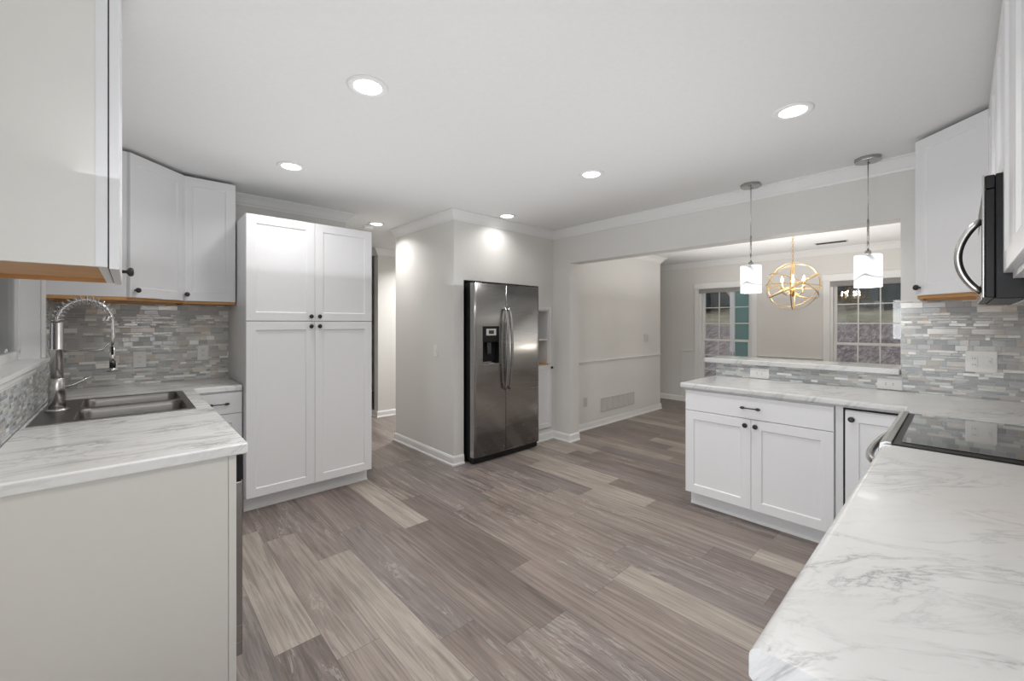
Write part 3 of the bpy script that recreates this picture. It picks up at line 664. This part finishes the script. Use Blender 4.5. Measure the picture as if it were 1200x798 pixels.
# ------------------------------------------------------------------ niche next to the fridge
t = thing('built_in_niche', 'white built-in shelf niche with small lower door right of the fridge', 'built-in shelf', (NX0, YF, 0))
NW = NX1-NX0
MB().box(.001, .26, .132, NW-.001, .295, 1.508).build('back_panel', 'cabside', t)
MB().box(NW-.012, .002, .884, NW-.001, .2595, 1.508).box(.001, .002, .884, .012, .2595, 1.508).box(.012, .002, 1.496, NW-.012, .2595, 1.508).build('lining', 'trim', t)
MB().box(.0125, .01, 1.155, NW-.0125, .2595, 1.172).build('shelf', 'trim', t, .002)
MB().box(.001, .0, .87, NW-.001, .2595, .883).build('base_board', 'ply', t)
MB().box(-.028, -.012, .885, -.0005, -.0005, 1.54).box(NW+.0005, -.012, .885, NW+.03, -.0005, 1.54).box(-.0005, -.012, 1.5105, NW+.0005, -.0005, 1.54).build('face_frame', 'trim', t, .002)
MB().box(.001, .0, .134, NW-.001, .2595, .869).build('lower_box', 'cab', t)
dd = shaker(NW+.05, .72, .045).build('door', 'cab', t, loc=(-.02, -.001, .148)); knob(dd, NW+.035, .69)
# ------------------------------------------------------------------ range and microwave
t = thing('electric_range', 'black glass-top electric range with stainless front trim', 'stove', (2.792, .17, 0), PI)
SW = .757
MB().box(0, .0005, .05, SW, .60, .905).build('body', 'blackplastic', t, .003)
MB().box(-.0, .0, .9055, SW, .605, .9175).build('cooktop_rim', 'blackplastic', t, .003)
MB().box(.016, .022, .9178, SW-.045, .585, .9205).build('cooktop_glass', 'blackglass', t, .001)
tr = MB(); tr.sweep([(SW, 0), (0, 0)], [(-.0, .905), (.0, .925), (.018, .9245), (.034, .915), (.038, .885), (.034, .872), (.0005, .87)]); tr.build('front_trim', 'steel', t, .002)
od = MB().box(.004, -.03, .20, SW-.004, .0, .865).build('oven_door', 'blackplastic', t, .004)
MB().box(.12, -.0325, .36, SW-.12, -.0305, .72).build('oven_window', 'blackglass', od)
P = [(.05+ (SW-.10)*i/20, -.032-.062*math.sin(PI*i/20)**.45, .825-.02*math.sin(PI*i/20)) for i in range(21)]
MB().tube(P, .014, 12).build('oven_handle', 'steel', od)
MB().box(.004, -.026, .06, SW-.004, .0, .195).build('storage_drawer', 'steel', t, .004)
MB().box(.0, .55, .921, SW, .60, .935).build('rear_vent_strip', 'blackplastic', t, .003)
t = thing('microwave', 'black over-the-range microwave with curved stainless handle', 'microwave', (2.790, -.075, 0), PI)
MB().box(0, .0005, 1.433, .754, .362, 1.834).build('body', 'blackplastic', t, .003)
MB().box(.001, -.022, 1.79, .753, .0, 1.832).build('top_vent', 'blackplastic', t, .003)
dm = MB().box(.001, -.022, 1.437, .56, .0, 1.787).build('door', 'blackplastic', t, .006)
MB().box(.06, -.0235, 1.50, .48, -.0225, 1.73).build('door_window', 'blackglass', dm)
MB().box(.001, -.0265, 1.437, .56, -.0225, 1.47).build('door_trim', 'steel', dm, .001)
MB().box(.562, -.022, 1.437, .7535, .0, 1.787).build('control_panel', 'blackplastic', t, .003)
MB().box(.735, -.028, 1.437, .7535, -.0225, 1.834).build('side_trim', 'chrome', t, .002)
P = [(.585, -.024-.058*math.sin(PI*i/18)**.7, 1.465+.25*i/18) for i in range(19)]
MB().tube(P, .0115, 12).build('handle', 'chrome', t)
MB().box(.05, .06, 1.425, .35, .25, 1.4325).box(.42, .06, 1.425, .72, .25, 1.4325).build('grease_filter', 'chrome', t, .002)
# ------------------------------------------------------------------ outlets and switches
def plate(name, label, loc, rz, w, h, kinds, m='plastic', cat='outlet'):
    """kinds: list of (type, x, vertical?) on the plate, local front is -y"""
    t = thing(name, label, cat, loc, rz)
    MB().box(-w/2, -.006, -h/2, w/2, -.0005, h/2).build('cover_plate', m, t, .002)
    for ty, x, rot in kinds:
        if ty == 'socket':
            s = MB(); slots = []
            a, b = (.033, .014) if rot else (.014, .033)
            s.box(x-a-.0, -.008, -b, x+a, -.0062, b); so = s.build('socket', m, t, .001)
            for k in (-1, 1):
                for q in (-1, 1):
                    cx, cz = (x+k*.018, q*.005) if rot else (x+q*.005, k*.018)
                    slots.append(MB().box(cx-.0035 if rot else cx-.0011, -.0088, cz-.0011 if rot else cz-.0035, cx+.0035 if rot else cx+.0011, -.0081, cz+.0011 if rot else cz+.0035))
            for o in slots: o.build('slot', 'darkgap', so)
        else:
            s = MB().box(x-.012, -.009, -.024, x+.012, -.0062, .024).box(x-.004, -.016, -.002, x+.004, -.009, .012); s.build('toggle', m, t, .001)
    return t
XT = XW-.008
plate('wall_outlet', 'white horizontal double outlet below the left end of bar top', (XT, 1.083, .957), -PI/2, .135, .078, [('socket', 0, True)])
plate('wall_outlet', 'white horizontal double outlet below bar top beside the opening edge', (XT, .318, .955), -PI/2, .125, .072, [('socket', 0, True)])
plate('outlet_and_switch', 'wide white outlet and switch plate on the right mosaic', (XT, -.081, 1.128), -PI/2, .125, .125, [('socket', -.028, False), ('toggle', .03, False)])
plate('wall_outlet', 'white outlet plate on the mosaic nearest the pantry', (.432, YB-.008, 1.12), 0, .072, .115, [('socket', 0, False)])
plate('wall_outlet', 'white outlet plate on the mosaic behind the spray head', (.06, YB-.008, 1.09), 0, .072, .115, [('socket', 0, False)])
plate('wall_outlet', 'stacked outlet plate on the mosaic beside the faucet column', (XL+.008, 3.66, 1.11), PI/2, .12, .135, [('socket', -.028, False), ('toggle', .03, False)])
plate('light_switch', 'white single light switch on the wall left of the fridge', (XB, 3.58, 1.08), -PI/2, .07, .115, [('toggle', 0, False)], cat='switch')
plate('wall_outlet', 'grey outlet plate on the white wainscot beside the vent', (4.25, 3.229, .355), 0, .07, .115, [('socket', 0, False)], 'almond')
plate('light_switch', 'small double switch plate above the dining wainscot', (5.76, 3.24, 1.13), 0, .115, .115, [('toggle', -.025, False), ('toggle', .025, False)], 'almond', 'switch')
# return air vent
t = thing('return_air_vent', 'grey louvred return air grille low on the wainscot', 'vent', (4.99, 3.229, .272))
v = MB(); W_, H_ = .41, .09
v.box(-W_, -.01, -H_, W_, -.0005, -H_+.012).box(-W_, -.01, H_-.012, W_, -.0005, H_).box(-W_, -.01, -H_+.012, -W_+.015, -.0005, H_-.012).box(W_-.015, -.01, -H_+.012, W_, -.0005, H_-.012); v.build('frame', 'almond', t, .002)
v = MB()
for i in range(5): x = -W_+.015+(2*W_-.03)*(i+1)/6; v.box(x-.006, -.009, -H_+.012, x+.006, -.004, H_-.012)
v.build('bars', 'almond', t)
v = MB()
for i in range(11):
    z = -H_+.018+i*.0145; v.add([(-W_+.015, -.008, z), (W_-.015, -.008, z), (W_-.015, -.002, z+.010), (-W_+.015, -.002, z+.010), (-W_+.015, -.007, z-.001), (W_-.015, -.007, z-.001), (W_-.015, -.001, z+.009), (-W_+.015, -.001, z+.009)], [(0,1,2,3), (4,7,6,5), (0,4,5,1), (3,2,6,7), (0,3,7,4), (1,5,6,2)])
v.build('louvres', 'almond', t)
# ------------------------------------------------------------------ recessed lights
def downlight(x, y, label, k=1.0, z=ZC):
    t = thing('recessed_light', label, 'ceiling light', (x, y, z), 0, 'recessed ceiling lights')
    MB().lathe([(.089, -.0005), (.089, -.004), (.083, -.008), (.062, -.006), (.060, -.0005)], n=40, cap=False).build('trim_ring', 'trim', t)
    MB().lathe([(.0595, -.0006), (.0595, -.004), (.04, -.0055), (.001, -.006)], n=40).build('lens', 'lens', t)
    L = bpy.data.lights.new('downlight', 'AREA'); L.shape = 'DISK'; L.size = .115; L.energy = DOWN_W*k; L.spread = math.radians(140); L.color = (1, .985, .965)
    o = bpy.data.objects.new('downlight', L); S.collection.objects.link(o); o.parent = t; o.location = (0, 0, -.012)
    return t
downlight(.795, 1.82, 'largest recessed ceiling light, in front of the left cabinets')
downlight(.815, 3.10, 'recessed ceiling light in front of the pantry cabinet', .48)
downlight(2.44, 1.80, 'recessed ceiling light in the middle of the kitchen ceiling')
downlight(2.775, 3.075, 'recessed ceiling light in front of the wall above the fridge', .24)
downlight(2.46, .575, 'recessed ceiling light nearest the right corner cabinet', .58)
downlight(1.96, 4.27, 'recessed ceiling light in the hallway beside the smoke detector', .75)
downlight(3.30, 5.05, 'added ceiling light brightening the deeper hallway', HALL*.35)  # added lamp, hidden behind the fridge block, lifts the hall wall
downlight(6.70, 4.60, 'added ceiling light brightening the far dining wall', HALL)  # added lamp out of view, lifts the far dining wall
downlight(.80, .56, 'recessed ceiling light above the camera position')
t = thing('smoke_detector', 'small round white smoke detector on the hallway ceiling', 'smoke detector', (1.94, 4.43, ZC))
MB().lathe([(.06, -.0005), (.06, -.012), (.055, -.018)], n=32).build('mount', 'plastic', t); MB().lathe([(.052, -.0182), (.05, -.032), (.03, -.04), (.001, -.041)], n=32).build('cover', 'plastic', t)
# ------------------------------------------------------------------ pendants
def pendant(x, y, label):
    t = thing('pendant_light', label, 'pendant light', (x, y, ZC), 0, 'pendant lights over the bar')
    P = [(.072*math.cos(2*PI*i/8+PI/8), .072*math.sin(2*PI*i/8+PI/8)) for i in range(8)]
    MB().prism(P, -.024, -.0005).build('canopy', 'steel', t, .003)
    for s in (-1, 1): MB().lathe([(.006, -.0245), (.006, -.029), (.003, -.031)], (s*.035, 0, 0), 'z', 12).build('screw', 'chrome', t)
    MB().tube([(0, 0, -.024), (0, 0, -.40)], .0028, 8).build('cord', 'chrome', t)
    MB().tube([(0, 0, -.40), (0, 0, -.60)], .006, 10).build('rod', 'chrome', t)
    MB().lathe([(.014, -.60), (.02, -.625), (.02, -.655)], n=20).build('socket', 'chrome', t)
    n = 40; m = MB()
    m.lathe([(.02, -.628), (.068, -.628), (.072, -.634), (.072, -.838), (.068, -.838), (.068, -.636), (.02, -.634)], n=n, cap=False); m.build('glass_shade', 'shade', t)
    L = bpy.data.lights.new('pendant_bulb', 'POINT'); L.energy = 3.5; L.shadow_soft_size = .025; L.color = (1, .97, .92)
    o = bpy.data.objects.new('pendant_bulb', L); S.collection.objects.link(o); o.parent = t; o.location = (0, 0, -.78)
    MB().lathe([(.006, -.66), (.022, -.70), (.028, -.73), (.02, -.755), (.002, -.762)], n=20).build('light_bulb', 'lens', t)
pendant(3.52, 1.097, 'left veined glass cylinder pendant on a grey cord'); pendant(3.52, .408, 'right veined glass cylinder pendant nearest the corner cabinet')
# ------------------------------------------------------------------ orb chandelier
CXY = (5.40, 1.262); CZ = 1.765; R0 = .262
t = thing('orb_chandelier', 'brass orb chandelier with candle lights in the dining room', 'chandelier', (*CXY, ZD))
dz = CZ-ZD
def ring(R, rx, ry, rz, r=.006):
    E = Matrix.Rotation(rz, 4, 'Z') @ Matrix.Rotation(ry, 4, 'Y') @ Matrix.Rotation(rx, 4, 'X'); m = MB(); n = 64; vs = []
    for i in range(n):
        a = 2*PI*i/n; c, s = math.cos(a), math.sin(a)
        for (dr, dh) in ((-.0015, -.0048), (.0015, -.0048), (.0015, .0048), (-.0015, .0048)):
            vs.append(tuple(E @ Vector((c*(R+dr), s*(R+dr), dh))+Vector((0, 0, dz))))
    fs = [(i*4+k, i*4+(k+1)%4, ((i+1)%n)*4+(k+1)%4, ((i+1)%n)*4+k) for i in range(n) for k in range(4)]
    m.add(vs, fs, True); return m
for a in ((PI/2, 0, .15), (PI/2, 0, 1.35), (.06, .05, 0), (.55, 0, .7), (.5, 0, 3.6), (PI/2-.55, 0, 2.2)): ring(R0-.004*random.random(), *a).build('orb_ring', 'brass', t)
MB().lathe([(.06, -.0005), (.058, -.012), (.02, -.03), (.008, -.036)], n=28).build('canopy', 'brass', t)
ch = MB()
nl = 8; z = -.04
k = 0
while z > dz+R0+.02:
    P = [Vector((math.cos(2*PI*i/12)*.009, 0, math.sin(2*PI*i/12)*.018)) for i in range(12)]
    if k % 2: P = [Vector((0, p.x, p.z)) for p in P]
    ch.tube([p+Vector((0, 0, z-.014)) for p in P], .0025, 6, True); z -= .029; k += 1
ch.build('chain', 'brass', t)
MB().tube([(0, 0, dz+R0+.02), (0, 0, dz-.10)], .006, 10).lathe([(.002, dz-.12), (.02, dz-.10), (.012, dz-.07), (.022, dz-.05), (.006, dz-.03)], n=16).build('stem', 'brass', t)
for i in range(6):
    a = 2*PI*i/6+.25; c, s = math.cos(a), math.sin(a); r = .115
    P = [(c*.01, s*.01, dz-.06), (c*r*.5, s*r*.5, dz-.10), (c*r*.9, s*r*.9, dz-.075), (c*r, s*r, dz-.02)]
    am = MB().tube(P, .004, 8).lathe([(.004, dz-.02), (.018, dz-.015), (.018, dz-.011), (.008, dz-.010)], (c*r, s*r, 0), 'z', 14).build('arm', 'brass', t)
    MB().lathe([(.009, dz-.0095), (.009, dz+.045)], (c*r, s*r, 0), 'z', 12).build('candle_sleeve', 'plastic', am)
    MB().lathe([(.004, dz+.0455), (.011, dz+.062), (.010, dz+.08), (.001, dz+.105)], (c*r, s*r, 0), 'z', 12).build('bulb', 'bulb', am)
for i in range(6):
    a = 2*PI*i/6+.25
    L = bpy.data.lights.new('candle_light', 'POINT'); L.energy = CANDLE; L.color = (1, .955, .90); L.shadow_soft_size = .008
    o = bpy.data.objects.new('candle_light', L); S.collection.objects.link(o); o.parent = t; o.location = (.115*math.cos(a), .115*math.sin(a), dz+.118)
t = thing('ceiling_register', 'dark slotted air register on the dining ceiling', 'vent', (6.55, 1.12, ZD))
MB().box(-.07, -.17, -.008, .07, .17, -.0005).build('frame', 'almond', t, .002)
v = MB()
for i in range(6): v.box(-.055+i*.0195, -.155, -.0105, -.047+i*.0195, .155, -.0082)
v.build('slots', 'darkgap', t)
# ------------------------------------------------------------------ outside
n = 24; vs = []; fs = []
for i in range(n+1):
    for j in range(n+1):
        x = XD+.3+(45)*i/n; y = -25+60*j/n; d = x-8
        vs.append((x, y, -.35+.165*max(d, -1)+(.12*math.sin(x*.7+y*.5)+.1*math.sin(y*.9))*min(1, max(0, d/8))))
fs = [(i*(n+1)+j, (i+1)*(n+1)+j, (i+1)*(n+1)+j+1, i*(n+1)+j+1) for i in range(n) for j in range(n)]
g = MB().add(vs, fs, True); tag(g.build('ground', 'ground'), kind='structure')
def tree(x, y, z, h, r, label):
    t = thing('evergreen_tree', label, 'tree', (x, y, z), 0, 'evergreen trees beyond the slope')
    MB().tube([(0, 0, -.3), (.05, 0, h*.5), (0, 0, h*.92)], .2, 8, rs=[.22, .15, .04]).build('trunk', 'bark', t)
    m = MB(); L = 7
    for k in range(L):
        z0 = h*(.06+.88*k/L); rr = r*(1-.8*k/L); hh = h*.24; N = 22
        vs = [(0, 0, z0+hh)]; 
        for i in range(N):
            a = 2*PI*i/N; q = rr*(1 if i % 2 else .66)*(.85+.3*random.random()); vs.append((q*math.cos(a), q*math.sin(a), z0-.15*h*.3*random.random()))
        vs.append((0, 0, z0+hh*.35)); m.add(vs, [(0, 1+i, 1+(i+1)%N) for i in range(N)]+[(N+1, 1+(i+1)%N, 1+i) for i in range(N)])
    m.build('foliage', 'leaves', t)
for i in range(14):
    y = -6+i*1.9; x = (22, 26)[i % 2]
    tree(x, y, -.35+.165*(x-8)-.2, random.uniform(8, 10), 1.75, 'dark evergreen tree beyond the slope behind the dining windows')
t = thing('neighbouring_wing', 'teal lap-sided house wing outside the left dining window', 'building', (9.4, 1.5, 0))
MB().box(.0, .27, -.6, .35, 1.73, 3.2).build('siding_wall', 'siding', t)
MB().box(-.02, 1.732, .75, .06, 1.83, 3.2).build('corner_board', 'trim', t)
MB().box(-.15, .1, 3.2, .5, 2.0, 3.35).build('roof', 'bark', t)
